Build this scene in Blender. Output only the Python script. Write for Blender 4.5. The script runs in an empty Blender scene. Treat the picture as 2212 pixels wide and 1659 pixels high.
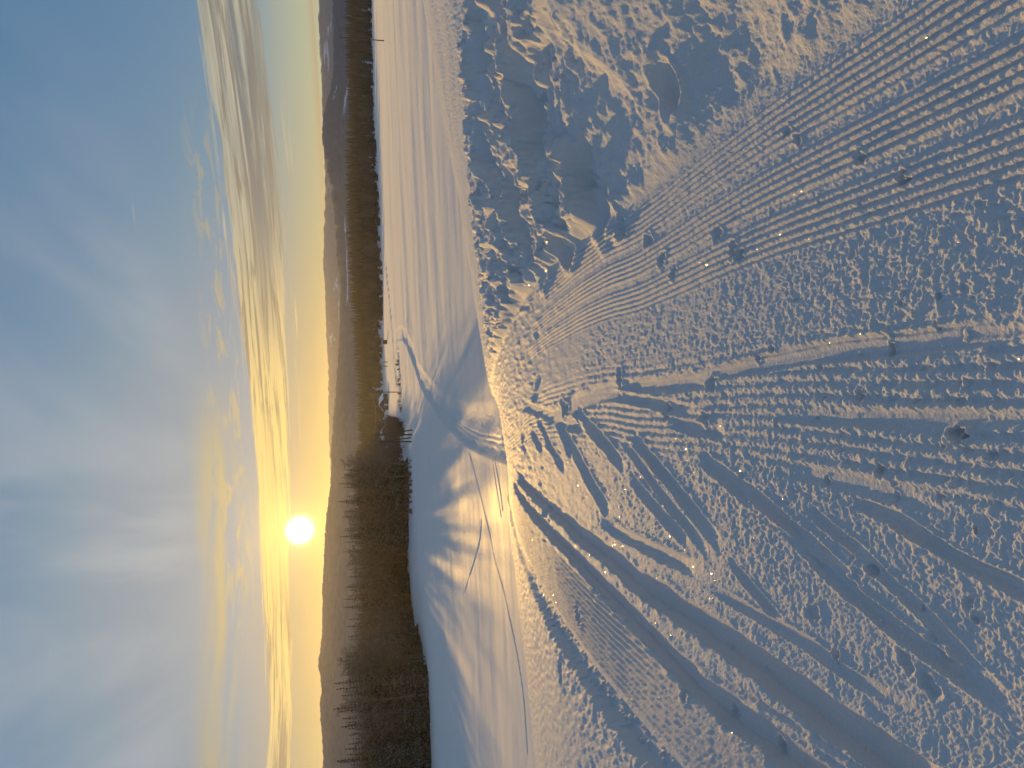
import bpy, math, random
import numpy as np
from mathutils import Matrix, Vector

random.seed(7)
RNG = np.random.default_rng(11)
S = bpy.context.scene
COL = S.collection
R = math.radians

# ------------------------------------------------------------------ camera
EYE = 1.6                                   # metres above the snow at the camera
FPX = 1512.2                                # focal length, in pixels of a 2212 x 1659 view of the photograph
PITCH = math.atan(140 / 700.0)
CP, SP = math.cos(PITCH), math.sin(PITCH)
cam = bpy.data.cameras.new('camera')
cam.sensor_width = 36.0
cam.lens = 36.0 * FPX / 2212.0
cam.clip_start = 0.05
cam.clip_end = 40000
cam_ob = bpy.data.objects.new('camera', cam)
COL.objects.link(cam_ob)
# the photograph was taken with the phone upright and is stored lying on its side:
# picture left is the real up, picture top is the real right
ax_x = Vector((0, -SP, -CP)); ax_y = Vector((1, 0, 0)); ax_z = Vector((0, -CP, SP))
m = Matrix((ax_x, ax_y, ax_z)).transposed().to_4x4()
m.translation = Vector((0, 0, EYE))
cam_ob.matrix_world = m
S.camera = cam_ob


def ray(x, y):
    """picture position (2212 x 1659 view) -> world direction"""
    v = (x - 1106) / FPX
    r = (829.5 - y) / FPX
    return np.array([r, CP - v * SP, -(SP + v * CP)])


# ------------------------------------------------------------------ light
SUN = ray(648, 1145); SUN /= np.linalg.norm(SUN)
SUN_EL = math.asin(SUN[2]); SUN_AZ = math.atan2(SUN[0], SUN[1])
sun = bpy.data.lights.new('sun', 'SUN')
sun.energy = 4.6
sun.angle = R(0.55)
sun.color = (1.0, 0.56, 0.12)
sun_ob = bpy.data.objects.new('sun', sun)
COL.objects.link(sun_ob)
sun_ob.rotation_mode = 'QUATERNION'
sun_ob.rotation_quaternion = Vector(SUN).to_track_quat('Z', 'Y')
sun_ob.location = (0, 0, 60)

S.render.engine = 'CYCLES'
S.view_settings.view_transform = 'Standard'
S.view_settings.look = 'None'
S.view_settings.gamma = 1.0
S.view_settings.exposure = 0.06
S.view_settings.use_curve_mapping = False
S.cycles.use_denoising = True
S.cycles.max_bounces = 6
S.cycles.diffuse_bounces = 3
S.cycles.glossy_bounces = 2
S.cycles.volume_bounces = 0
S.cycles.transparent_max_bounces = 4
S.cycles.sample_clamp_indirect = 4.0


class NT:
    """small helper for node graphs"""
    def __init__(self, tree):
        self.t = tree
        self.n = tree.nodes
        self.l = tree.links

    def new(self, kind, **kw):
        n = self.n.new(kind)
        for k, v in kw.items():
            setattr(n, k, v)
        return n

    def put(self, sock, v):
        if hasattr(v, 'is_output') or isinstance(v, bpy.types.NodeSocket):
            self.l.new(v, sock)
        else:
            sock.default_value = v

    def math(self, op, a, b=0.0, c=0.0, clamp=False):
        n = self.new('ShaderNodeMath', operation=op, use_clamp=clamp)
        self.put(n.inputs[0], a); self.put(n.inputs[1], b); self.put(n.inputs[2], c)
        return n.outputs[0]

    def step(self, v, lo, hi, a=0.0, b=1.0):
        n = self.new('ShaderNodeMapRange', interpolation_type='SMOOTHSTEP')
        self.put(n.inputs[0], v)
        for i, q in enumerate((lo, hi, a, b)):
            self.put(n.inputs[i + 1], q)
        return n.outputs[0]

    def lin(self, v, lo, hi, a=0.0, b=1.0):
        n = self.new('ShaderNodeMapRange')
        self.put(n.inputs[0], v)
        for i, q in enumerate((lo, hi, a, b)):
            self.put(n.inputs[i + 1], q)
        return n.outputs[0]

    def xyz(self, x, y, z):
        n = self.new('ShaderNodeCombineXYZ')
        for i, q in enumerate((x, y, z)):
            self.put(n.inputs[i], q)
        return n.outputs[0]

    def noise(self, vec, scale, detail=4.0, rough=0.55, dist=0.0):
        n = self.new('ShaderNodeTexNoise')
        self.put(n.inputs['Vector'], vec)
        n.inputs['Scale'].default_value = scale
        n.inputs['Detail'].default_value = detail
        n.inputs['Roughness'].default_value = rough
        n.inputs['Distortion'].default_value = dist
        return n.outputs['Fac']

    def mix(self, fac, a, b, mode='MIX'):
        n = self.new('ShaderNodeMix', data_type='RGBA', blend_type=mode)
        self.put(n.inputs['Factor'], fac)
        self.put(n.inputs[6], a); self.put(n.inputs[7], b)
        return n.outputs[2]

    def ramp(self, v, stops):
        n = self.new('ShaderNodeValToRGB')
        self.put(n.inputs[0], v)
        e = n.color_ramp.elements
        while len(e) < len(stops):
            e.new(0.5)
        for q, (p, c) in zip(e, stops):
            q.position = p
            q.color = (c[0], c[1], c[2], 1)
        return n.outputs[0]


world = bpy.data.worlds.new('World')
S.world = world
world.use_nodes = True
W = NT(world.node_tree)
W.n.clear()
w_out = W.new('ShaderNodeOutputWorld')
w_bg = W.new('ShaderNodeBackground')
W.l.new(w_bg.outputs[0], w_out.inputs[0])
w_bg.inputs[1].default_value = 0.095
sky = W.new('ShaderNodeTexSky', sky_type='NISHITA')
sky.sun_disc = False
sky.sun_elevation = SUN_EL
sky.sun_rotation = SUN_AZ
sky.altitude = 300
sky.air_density = 1.0
sky.dust_density = 0.6
sky.ozone_density = 1.6
tc = W.new('ShaderNodeTexCoord')
sep = W.new('ShaderNodeSeparateXYZ')
W.l.new(tc.outputs['Generated'], sep.inputs[0])
dx, dy, dz = sep.outputs
az = W.math('MULTIPLY', W.math('ARCTAN2', dx, dy), 180 / math.pi)           # degrees, 0 ahead, + right
el = W.math('MULTIPLY_ADD', W.math('ARCSINE', dz), 180 / math.pi, -1.72)     # degrees above the foot of the visible sky
vdot = W.new('ShaderNodeVectorMath', operation='DOT_PRODUCT')
W.l.new(tc.outputs['Generated'], vdot.inputs[0])
vdot.inputs[1].default_value = tuple(SUN)
ang = W.math('MULTIPLY', W.math('ARCCOSINE', W.math('MINIMUM', vdot.outputs['Value'], 0.9999999)), 180 / math.pi)
SAZ, SEL = math.degrees(SUN_AZ), math.degrees(SUN_EL) - 1.72

glow = W.math('POWER', 2.718, W.math('MULTIPLY', ang, -0.13))               # wide warm aureole
glow2 = W.math('POWER', 2.718, W.math('MULTIPLY', ang, -0.7))              # narrow one
disc = W.math('POWER', W.step(ang, 1.7, 0.3), 3.0)


def scaled(col, k):
    n = W.new('ShaderNodeVectorMath', operation='SCALE')
    W.put(n.inputs[0], col); W.put(n.inputs['Scale'], k)
    return n.outputs[0]


def vadd(a, b):
    n = W.new('ShaderNodeVectorMath', operation='ADD')
    W.put(n.inputs[0], a); W.put(n.inputs[1], b)
    return n.outputs[0]


def vmin(a, b):
    n = W.new('ShaderNodeVectorMath', operation='MINIMUM')
    W.put(n.inputs[0], a); W.put(n.inputs[1], b)
    return n.outputs[0]


def band(v, c, h):
    """1 at c, 0 at c +- h"""
    return W.step(W.math('ABSOLUTE', W.math('SUBTRACT', v, c)), h, 0.0)


# clear sky: the sky texture, its low part turning to the pale straw the low sun gives it
base = vmin(sky.outputs[0], (4.2, 3.8, 3.4))
near_sun = W.step(ang, 42, 5)
straw = W.mix(near_sun, (4.5, 4.9, 3.3, 1), (3.3, 2.8, 1.5, 1))
mid = W.mix(W.step(ang, 50, 6), (0.62, 2.0, 3.9, 1), (1.2, 2.75, 4.3, 1))
c0 = W.mix(W.step(ang, 115, 55, 0.25, 0.72), base, mid)
c0 = W.mix(W.step(el, 8.5, 1.5), c0, straw)

# cloud fields laid out by azimuth and elevation
def cvec(sx, sy, off=0.0, yy=None):
    return W.xyz(W.math('MULTIPLY', az, sx), W.math('MULTIPLY_ADD', el if yy is None else yy, sy, off), off * 0.37)

# high thin veil that fans out from the sun
fan = W.math('ARCTAN2', W.math('SUBTRACT', az, SAZ), W.math('ADD', W.math('SUBTRACT', el, SEL), 6.0))
veil_n = W.noise(W.xyz(W.math('MULTIPLY', fan, 2.3), W.math('MULTIPLY', ang, 0.035), 1.3), 1.0, 4, 0.5, 0.5)
veil_lo = W.lin(az, -5, 30, 10.0, 15.5)
veil = W.math('MULTIPLY', W.step(veil_n, 0.36, 0.60), W.step(W.math('SUBTRACT', el, veil_lo), -0.5, 3.5))
veilcol = W.mix(W.step(ang, 34, 5), (2.2, 2.95, 4.2, 1), (3.5, 4.3, 4.9, 1))
c1 = W.mix(W.math('MULTIPLY', veil, 0.72), c0, veilcol)

# soft warm streaks to the left, above the sun
q_l = W.math('SUBTRACT', el, W.lin(az, -30, 0, 8.2, 10.2))
soft_n = W.noise(cvec(0.06, 0.55, 7.0, q_l), 1.0, 3, 0.5, 0.4)
soft = W.math('MULTIPLY', band(q_l, 0.0, 2.3), W.math('MULTIPLY', W.step(soft_n, 0.36, 0.62), W.step(az, 2.0, -8.0)))
c2 = W.mix(W.math('MULTIPLY', soft, 0.85), c1, W.mix(W.step(ang, 26, 4), (3.4, 3.2, 2.3, 1), (4.6, 4.0, 2.0, 1)))

# broken wisps over the bank
q_b = W.math('SUBTRACT', el, W.lin(az, -24, 30, 4.6, 8.1))
wisp_n = W.noise(cvec(0.30, 1.5, 11.0, q_b), 1.0, 6, 0.62, 0.5)
wisp = W.math('MULTIPLY', W.math('MULTIPLY', band(q_b, 3.0, 2.0), W.step(wisp_n, 0.49, 0.62)), W.math('MULTIPLY', W.step(az, 24, 14), W.step(az, -22, -12)))
c3 = W.mix(W.math('MULTIPLY', wisp, 0.9), c2, W.mix(W.step(ang, 30, 5), (3.3, 3.3, 2.7, 1), (4.6, 4.0, 2.3, 1)))

# the long streaky bank of cloud
h_b = W.lin(az, -26, 26, 1.0, 3.0)
t_b = W.math('DIVIDE', q_b, h_b)
n_b = W.noise(cvec(0.05, 1.15, 17.0, q_b), 1.0, 6, 0.55, 0.5)
n_b2 = W.noise(cvec(0.13, 3.6, 23.0, q_b), 1.0, 6, 0.6, 0.6)
dens = W.math('ADD', W.math('MULTIPLY', band(t_b, 0.0, 1.35), 1.25), W.math('ADD', W.math('MULTIPLY', W.math('SUBTRACT', n_b, 0.5), 1.9), W.math('MULTIPLY', W.math('SUBTRACT', n_b2, 0.5), 0.75)))
bank = W.step(dens, 0.42, 0.74)
shade = W.math('MULTIPLY', W.step(W.noise(cvec(0.04, 1.1, 31.0, q_b), 1.0, 5, 0.6, 0.4), 0.33, 0.52), W.math('MULTIPLY', W.step(ang, 9, 28), band(t_b, -0.15, 1.15)))
creamc = W.mix(W.step(ang, 30, 6), (4.8, 4.6, 3.5, 1), (8.0, 6.0, 2.2, 1))
bankc = W.mix(shade, creamc, (1.5, 1.75, 1.95, 1))
bankc = W.mix(W.math('MULTIPLY', W.step(n_b2, 0.56, 0.38), W.step(ang, 1.5, 7, 0.25, 0.95)), bankc, (2.2, 1.95, 1.55, 1))
c4 = W.mix(W.math('MULTIPLY', bank, 0.93), c3, bankc)

# thin peach lines low over the hills
q_p = W.math('SUBTRACT', el, W.lin(az, -12, 30, 0.9, 2.3))
pn = W.noise(cvec(0.05, 2.0, 41.0, q_p), 1.0, 4, 0.5, 0.3)
peach = W.math('MULTIPLY', band(q_p, 0.0, 0.7), W.step(pn, 0.35, 0.6))
c5 = W.mix(W.math('MULTIPLY', peach, 0.7), c4, W.mix(near_sun, (4.2, 3.2, 1.9, 1), (5.2, 3.5, 1.5, 1)))

# the sun and the light round it
s1 = scaled((1.0, 0.66, 0.22), W.math('MULTIPLY', glow, 0.25))
s2 = scaled((1.0, 0.62, 0.12), W.math('MULTIPLY', glow2, 13.0))
s3 = scaled((1.0, 0.95, 0.8), W.math('MULTIPLY', disc, 60.0))
W.l.new(vadd(vadd(c5, s1), vadd(s2, s3)), w_bg.inputs[0])


# ------------------------------------------------------------------ numpy noise
def _hash(ix, iy, seed):
    h = (ix.astype(np.int64) * 374761393 + iy.astype(np.int64) * 668265263 + seed * 974634777) & 0xFFFFFFFF
    h = ((h ^ (h >> 13)) * 1274126177) & 0xFFFFFFFF
    h = h ^ (h >> 16)
    return h


_GC = np.cos(np.arange(256) * (2 * math.pi / 256)); _GS = np.sin(np.arange(256) * (2 * math.pi / 256))


def perlin(x, y, seed=0):
    x0 = np.floor(x); y0 = np.floor(y)
    fx = x - x0; fy = y - y0
    u = fx * fx * fx * (fx * (fx * 6 - 15) + 10)
    v = fy * fy * fy * (fy * (fy * 6 - 15) + 10)
    ix = x0.astype(np.int64); iy = y0.astype(np.int64)

    def g(a, b):
        h = _hash(ix + a, iy + b, seed)
        h = h & 0xFF
        return _GC[h] * (fx - a) + _GS[h] * (fy - b)
    a = g(0, 0) * (1 - u) + g(1, 0) * u
    b = g(0, 1) * (1 - u) + g(1, 1) * u
    return (a * (1 - v) + b * v) * 1.5


def fbm(x, y, seed=0, octv=3, gain=0.5, lac=2.03):
    r = 0; a = 1.0; n = 0
    for i in range(octv):
        r = r + a * perlin(x, y, seed + i * 17)
        n += a
        x = x * lac + 5.2; y = y * lac + 1.7; a *= gain
    return r / n


def ridged(x, y, seed=0, octv=3):
    r = 0; a = 1.0; n = 0
    for i in range(octv):
        r = r + a * (1 - 2 * np.abs(perlin(x, y, seed + i * 13)))
        n += a
        x = x * 2.1 + 3.1; y = y * 2.1 + 7.7; a *= 0.5
    return r / n


def worley(x, y, seed=0):
    """distance to nearest and second nearest point, and a random value of the cell"""
    x0 = np.floor(x).astype(np.int64); y0 = np.floor(y).astype(np.int64)
    d1 = np.full(x.shape, 9.0); d2 = np.full(x.shape, 9.0); val = np.zeros(x.shape)
    for a in (-1, 0, 1):
        for b in (-1, 0, 1):
            h = _hash(x0 + a, y0 + b, seed)
            px = x0 + a + (h & 0x3FF) / 1024.0
            py = y0 + b + ((h >> 10) & 0x3FF) / 1024.0
            d = np.hypot(px - x, py - y)
            near = d < d1
            d2 = np.where(near, d1, np.minimum(d2, d))
            val = np.where(near, ((h >> 20) & 0xFFF) / 4096.0, val)
            d1 = np.where(near, d, d1)
    return d1, d2, val


def sstep(v, a, b):
    t = np.clip((v - a) / (b - a), 0, 1)
    return t * t * (3 - 2 * t)


# ------------------------------------------------------------------ the lie of the land
def macro(x, y):
    """smooth terrain height; 0 at the camera's feet"""
    x = np.asarray(x, float); y = np.asarray(y, float)
    return macro0(x, y) + RISE(x, y)


EDGE_AZ, EDGE_R = [-180, 180], [9e5, 9e5]                                  # filled in below from the forest's foot


def RISE(x, y):
    r = np.hypot(x, y)
    a = np.degrees(np.arctan2(x, y))
    e = np.interp(a, EDGE_AZ, EDGE_R)
    return 13 * sstep(r, e + 8, e + 400) * sstep(np.abs(a), 75, 55)


def macro0(x, y):
    x = np.asarray(x, float); y = np.asarray(y, float)
    xx = 34 * np.tanh(x / 34)
    w = np.logaddexp(0, np.clip(y, -40, 70) - 4.5)                          # flat round the camera, rolling over further on
    xq = np.clip(xx, -24, 24)
    hill = -0.0029 * xx - 0.0085 * w * w + 0.01887 * xx * w - 0.00234 * xq * xq * w / (w + 6) - 0.000262 * xx * w * w
    r = np.hypot(x, y)
    field = -6.3 + 0.047 * 220 * np.tanh(x / 220) + 0.6 * np.exp(-(np.maximum(r, 20) - 40) / 40)
    field = field + 0.35 * np.sin(x * 0.017 + 1.0) * sstep(r, 60, 160)
    k = 1.1
    d = np.clip((hill - field) / k, -40, 40)
    z = field + k * np.log1p(np.exp(d))
    z = z + np.where(d > 39, hill - field - k * 40, 0)
    return z


def ground_hit(px, py, zoff=0.0, rmin=1.0):
    """where the sight line through a picture position meets the land"""
    d = ray(px, py)
    t = 1.0
    o = np.array([0, 0, EYE])
    prev = None
    ts = np.exp(np.linspace(math.log(rmin), math.log(2500), 2400))
    P = o[None] + ts[:, None] * d[None]
    below = P[:, 2] < macro(P[:, 0], P[:, 1]) + zoff
    i = int(np.argmax(below)) if below.any() else len(ts) - 1
    lo, hi = ts[max(i - 1, 0)], ts[i]
    for _ in range(30):
        mid = (lo + hi) / 2
        q = o + mid * d
        if q[2] < float(macro(q[0], q[1])) + zoff:
            hi = mid
        else:
            lo = mid
    return o + hi * d


def gline(pts, rmin=1.0):
    return np.array([ground_hit(a, b, 0, rmin)[:2] for a, b in pts])


def smooth_line(P, n=6):
    """Catmull-Rom through the points"""
    P = np.asarray(P, float)
    Q = np.vstack([2 * P[0] - P[1], P, 2 * P[-1] - P[-2]])
    out = []
    for i in range(1, len(Q) - 2):
        for k in range(n):
            t = k / n
            out.append(0.5 * ((2 * Q[i]) + (-Q[i - 1] + Q[i + 1]) * t + (2 * Q[i - 1] - 5 * Q[i] + 4 * Q[i + 1] - Q[i + 2]) * t * t
                              + (-Q[i - 1] + 3 * Q[i] - 3 * Q[i + 1] + Q[i + 2]) * t ** 3))
    out.append(P[-1])
    return np.array(out)


def line_dist(X, Y, P):
    """signed distance (+ to the right of the direction of travel) and arc length along a polyline"""
    best = np.full(X.shape, 1e9); sgn = np.zeros(X.shape); arc = np.zeros(X.shape)
    L = 0.0
    for a, b in zip(P[:-1], P[1:]):
        e = b - a; ll = math.hypot(*e)
        if ll < 1e-6:
            continue
        e = e / ll
        rx = X - a[0]; ry = Y - a[1]
        t = np.clip(rx * e[0] + ry * e[1], 0, ll)
        ddx = rx - t * e[0]; ddy = ry - t * e[1]
        d = np.hypot(ddx, ddy)
        s = rx * e[1] - ry * e[0]
        m_ = d < best - 1e-9
        best = np.where(m_, d, best)
        sgn = np.where(m_, np.sign(s), sgn)
        arc = np.where(m_, L + t, arc)
        L += ll
    return best * sgn, arc, L


_f = []
for q in [(932, 1659), (929, 1540), (925, 1440), (897, 1330), (882, 1230), (885, 1100), (886, 1000), (838, 955), (832, 880), (827, 827), (827, 768), (828, 709), (828, 619), (825, 560), (821, 462), (815, 325), (809, 255), (805, 176), (801, 108), (795, 0)]:
    h = ground_hit(q[0], q[1], 0, 40)
    _f.append((math.degrees(math.atan2(h[0], h[1])), min(math.hypot(h[0], h[1]), 480.0)))
_f.sort()
EDGE_AZ = [-180] + [q[0] for q in _f] + [180]
EDGE_R = [_f[0][1]] + [q[1] for q in _f] + [_f[-1][1]]
print('forest foot', [(round(a), round(b)) for a, b in _f])

# ------------------------------------------------------------------ the snow ground as one sheet
v_list = np.arange(1175, 508, -0.95)                                        # rows one sight-step apart near the camera
_r = np.exp(np.linspace(math.log(0.6), math.log(13.4), 4000))
_x = _r * math.sin(R(-1.2)); _y = _r * math.cos(R(-1.2)); _z = macro(_x, _y) - EYE
_v = 512 - 700 * (_y * SP + _z * CP) / (_y * CP - _z * SP)
r_near = np.interp(v_list, _v[::-1], _r[::-1])
rows = np.concatenate([
    [0.0, 0.25, 0.5, 0.75, 0.95], r_near[r_near > 1.0],
    np.exp(np.linspace(math.log(r_near[-1]), math.log(40), 150))[1:],
    1 / np.linspace(1 / 40.0, 1 / 620.0, 320)[1:],
    np.exp(np.linspace(math.log(620), math.log(2500), 26))[1:]])
a_mid = np.radians(np.linspace(-34, 34, 900))
a_side = np.radians(np.linspace(34, 60, 56)[1:])
a_back = np.radians(np.linspace(60, 300, 60)[1:-1])
azs = np.concatenate([-a_side[::-1], a_mid, a_side, a_back])
A, RR = np.meshgrid(azs, rows)
GX = RR * np.sin(A); GY = RR * np.cos(A)
GZ = macro(GX, GY)

near = (RR < 27) & (np.abs(A) < R(62)) & (RR > 0.8)
nx = GX[near]; ny = GY[near]; nr = RR[near]
dz = np.zeros(nx.shape)

# reference lines of the groomed trail, read off the photograph
R_line = smooth_line(np.vstack([[1.15, 0.0], gline([(1850, 80), (1600, 260), (1380, 440), (1300, 492), (1210, 570), (1130, 660), (1095, 735)]), [[0.30, 11.0], [0.0, 13.5], [-0.5, 17.5], [-1.2, 27.5]]]), 3)
L_line = smooth_line(np.vstack([[-1.75, 0.0], gline([(1800, 1960), (1480, 1659), (1345, 1510), (1230, 1360), (1150, 1225)]), [[-2.04, 10.5], [-2.05, 13.0], [-2.3, 18.0], [-3.2, 28.0]]]), 3)
sR, aR, _ = line_dist(nx, ny, R_line)                                       # + outside, to the right
sL, aL, _ = line_dist(nx, ny, L_line)                                       # - outside, to the left
px_m = nr / 700.0 * 1.1                                                     # metres one picture element covers
def fade(lam):
    """relief of wavelength lam, kept only where the sheet can carry it"""
    return sstep(lam / px_m, 1.6, 4.0)

wob = fbm(nx * 0.9, ny * 0.9, 5, 2)
inR = sstep(-sR, -0.03, 0.03)                                               # 1 inside the trail's right edge
inL = sstep(sL, -0.03, 0.03)
trail = inR * inL

# general softness and grain
dz += 0.010 * fbm(nx * 1.3, ny * 1.3, 21, 2) * (1 - 0.6 * trail)
dz += 0.0025 * fbm(nx * 11, ny * 11, 22, 2) * fade(0.06)
dz += 0.0016 * fbm(nx * 34, ny * 34, 24, 2) * fade(0.025)
# churned middle of the trail: small crescents of thrown snow
dz -= 0.13 * sstep(-sR, -0.5, 0.5) * sstep(sL, -0.8, 0.8) * sstep(ny, 8.5, 13)
churn_zone = trail * sstep(-sR, 0.55, 0.72) * sstep(sL, 0.95, 1.1)
patch = np.clip(0.75 + 0.8 * fbm(nx * 0.9, ny * 0.7, 36, 2), 0.25, 1.5)
churn = (0.0040 * np.maximum(0, ridged(nx * 14 + wob, ny * 11, 31, 2)) ** 1.2 * fade(0.08) + 0.0035 * np.maximum(0, ridged(nx * 6.5, ny * 5.0, 34, 2)) ** 2
         + 0.0036 * ridged(nx * 31, ny * 27, 33, 2) * fade(0.03) + 0.0058 * fbm(nx * 40, ny * 34, 38, 2) * fade(0.025))
dz += 0.0022 * ridged(nx * 55, ny * 50, 37, 1) * fade(0.018)
dz += churn * churn_zone * patch
dz += trail * (1 - churn_zone) * 0.0026 * ridged(nx * 32, ny * 28, 35, 2) * fade(0.03)
# far part of the trail, trampled
far_tr = sstep(nr, 5.2, 7.5) * sstep(sL, 0.3, 0.9) * sstep(-sR, -0.5, 0.1)
dz += far_tr * (0.016 * np.maximum(0, ridged(nx * 4.2, ny * 2.6, 41, 3)) ** 1.3 + 0.010 * np.maximum(0, ridged(nx * 9, ny * 5, 43, 2)))
grain = sstep(nr, 4.8, 8) * sstep(sL, -0.2, 0.6) * sstep(-sR, -2.2, -0.6)
dz += grain * (0.022 * np.maximum(0, perlin(nx * 17, ny * 5.0, 45) - 0.05) + 0.018 * np.maximum(0, perlin(nx * 11, ny * 3.0, 46) - 0.15))

# corduroy of the groomer, right-hand side
def corduroy(s, s0, s1, lam, amp, seed, soft=0.03, sharp=0.7):
    ph = s + 0.004 * fbm(nx * 2, ny * 2, seed, 2)
    w_ = np.sin(2 * math.pi * ph / lam)
    prof = np.sign(w_) * np.abs(w_) ** sharp
    msk = sstep(s, s0 - soft, s0 + soft) * sstep(-s, -s1 - soft, -s1 + soft)
    worn = 0.85 + 0.55 * fbm(nx * 1.1, ny * 0.45, seed + 3, 2)
    return amp * prof * msk * np.clip(worn, 0.15, 1.1) * fade(lam), msk

c1_, m1_ = corduroy(-sR, 0.03, 0.66, 0.0325, 0.0068, 51, 0.02)
# two smooth glide bands run along in it
g_b = np.exp(-((-sR - 0.26) / 0.030) ** 2) + np.exp(-((-sR - 0.47) / 0.024) ** 2)
c1_ *= 1 - 0.9 * np.clip(g_b, 0, 1)
dz += c1_ - 0.008 * np.clip(g_b, 0, 1) * m1_
c2_, m2_ = corduroy(sL, 0.03, 0.58, 0.044, 0.0105, 61, 0.02, 0.9)
dz += c2_
# faint ridges through the middle
c3_, m3_ = corduroy(-sR, 1.00, 1.50, 0.045, 0.0045, 71, 0.08)
dz += c3_

def carve(pts, half, depth, berm=0.25, soft=0.35, seed=0, rmin=1.0, raw=False, flat=True):
    """a groove pressed into the snow along a line, with a small raised edge"""
    global dz
    P = np.asarray(pts, float) if raw else gline(pts, rmin)
    P = smooth_line(P, 5)
    lo = P.min(0) - 1.0; hi = P.max(0) + 1.0
    sel = (nx > lo[0]) & (nx < hi[0]) & (ny > lo[1]) & (ny < hi[1])
    if not sel.any():
        return
    X, Y = nx[sel], ny[sel]
    s_, a_, L_ = line_dist(X, Y, P)
    h = half * (1 + 0.25 * fbm(X * 5, Y * 5, seed + 900, 2))
    end = sstep(a_, 0.0, min(0.35, L_ * 0.25)) * sstep(L_ - a_, 0.0, min(0.35, L_ * 0.25))
    q = np.abs(s_) / h
    g = 1 - sstep(q, 1 - soft, 1 + soft)
    b = np.exp(-((q - 1.45) / 0.3) ** 2)
    k = end
    if flat:                                                                # the groove's floor is smoothed
        dz[sel] = dz[sel] * (1 - 0.85 * g * k) 
    dz[sel] += (-depth * g + depth * berm * b * (1 + fbm(X * 9, Y * 9, seed + 77, 2))) * k

def zm(ox, oy, sc, pts):
    return [((ox + a * sc) / 1.8445, (oy + b * sc) / 1.8445) for a, b in pts]
K = 1000 / 2212.0
K2 = 1180 / 2212.0
Z3 = lambda *p: zm(1900, 1500, K, p)
Z4 = lambda *p: zm(1900, 2250, K, p)
Z6 = lambda *p: zm(2900, 800, K2, p)
Z7 = lambda *p: zm(2900, 1500, K2, p)
Z8 = lambda *p: zm(2900, 2175, K2, p)

# the set pair of classic tracks down the left
G2 = Z3((345, 860), (470, 990), (720, 1210), (900, 1380), (1100, 1530)) + Z4((1500, 215), (1830, 420), (2150, 640)) + Z8((330, 960), (700, 1235), (1150, 1560), (1500, 1800), (1900, 2080))
G1 = Z3((300, 900), (430, 1120), (600, 1320), (760, 1480)) + Z4((1020, 100), (1230, 320), (1500, 600), (1800, 920), (2000, 1110)) + Z8((60, 1270), (420, 1530), (720, 1780), (1100, 2120))
carve(G2, 0.074, 0.070, 0.10, 0.16, 1)
carve(G1, 0.070, 0.070, 0.10, 0.16, 2)
# skating strokes and single ski lines
W_ = 0.045
carve(Z3((655, 250), (760, 480), (850, 740)), 0.06, 0.03, 0.35, 0.5, 3)
carve(Z3((700, 340), (900, 720), (1050, 1000), (1200, 1260)), 0.05, 0.03, 0.3, 0.4, 4)
carve(Z3((850, 255), (980, 420), (1180, 650), (1330, 850)), 0.045, 0.03, 0.3, 0.45, 5)
carve(Z3((1335, 470), (1550, 740), (1750, 980), (1950, 1230), (2200, 1560)), 0.036, 0.026, 0.3, 0.45, 6)
carve(Z3((530, 330), (650, 600), (800, 870)), 0.045, 0.025, 0.3, 0.5, 7)
carve(Z3((480, 470), (590, 650)), 0.045, 0.025, 0.3, 0.5, 8)
carve(Z3((410, 470), (440, 720)), 0.06, 0.02, 0.3, 0.5, 8)
carve(Z3((410, 245), (700, 360), (990, 480)), 0.05, 0.02, 0.2, 0.4, 9)
carve(Z3((1150, 150), (1640, 250), (2000, 345)), 0.03, 0.018, 0.3, 0.4, 10)
carve(Z3((1240, 105), (1760, 60), (2150, 5)), 0.035, 0.02, 0.3, 0.4, 11)
carve(Z3((1250, 520), (1450, 780), (1650, 1060), (1950, 1440), (2110, 1660)), 0.028, 0.018, 0.3, 0.5, 12)
carve(Z3((1330, 850), (1600, 1180), (1900, 1500)), 0.035, 0.02, 0.3, 0.4, 13)
carve(Z3((1060, 1260), (1350, 1420), (1700, 1590), (2000, 1720)), 0.04, 0.025, 0.3, 0.4, 14)
carve(Z3((1700, 410), (2060, 480), (2212, 530)), 0.03, 0.018, 0.25, 0.4, 15)
carve(Z3((1950, 690), (2212, 890), (2450, 1100)), 0.035, 0.02, 0.3, 0.4, 16)
carve(Z8((0, 80), (150, 270), (330, 480), (430, 600)), 0.022, 0.014, 0.3, 0.4, 17)
carve(Z8((400, -160), (560, 0), (750, 190), (1000, 400), (1300, 640), (1600, 860), (1900, 1060), (2212, 1350)), 0.024, 0.020, 0.35, 0.4, 18)
carve(Z8((1100, -320), (1580, 0), (1800, 130), (2212, 330), (2500, 480)), 0.022, 0.016, 0.3, 0.4, 19)
carve(Z8((900, -60), (1080, 130), (1250, 300), (1500, 520), (1800, 860), (2000, 1060), (2212, 1250)), 0.020, 0.012, 0.4, 0.5, 20)
carve(Z8((-200, 270), (200, 500), (600, 730), (900, 960), (1250, 1130), (1500, 1270)), 0.022, 0.014, 0.35, 0.5, 21)
carve(Z7((0, 730), (300, 960), (640, 1260), (900, 1500), (1050, 1659)), 0.026, 0.02, 0.3, 0.45, 22)
carve(Z7((600, 980), (800, 1150), (1050, 1350)), 0.02, 0.014, 0.3, 0.45, 23)
carve(Z7((920, 930), (1150, 1010), (1500, 1210)), 0.02, 0.012, 0.3, 0.45, 24)
carve(Z7((380, 690), (800, 760), (1200, 850), (1700, 960)), 0.03, 0.008, 0.25, 0.5, 25)
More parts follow.
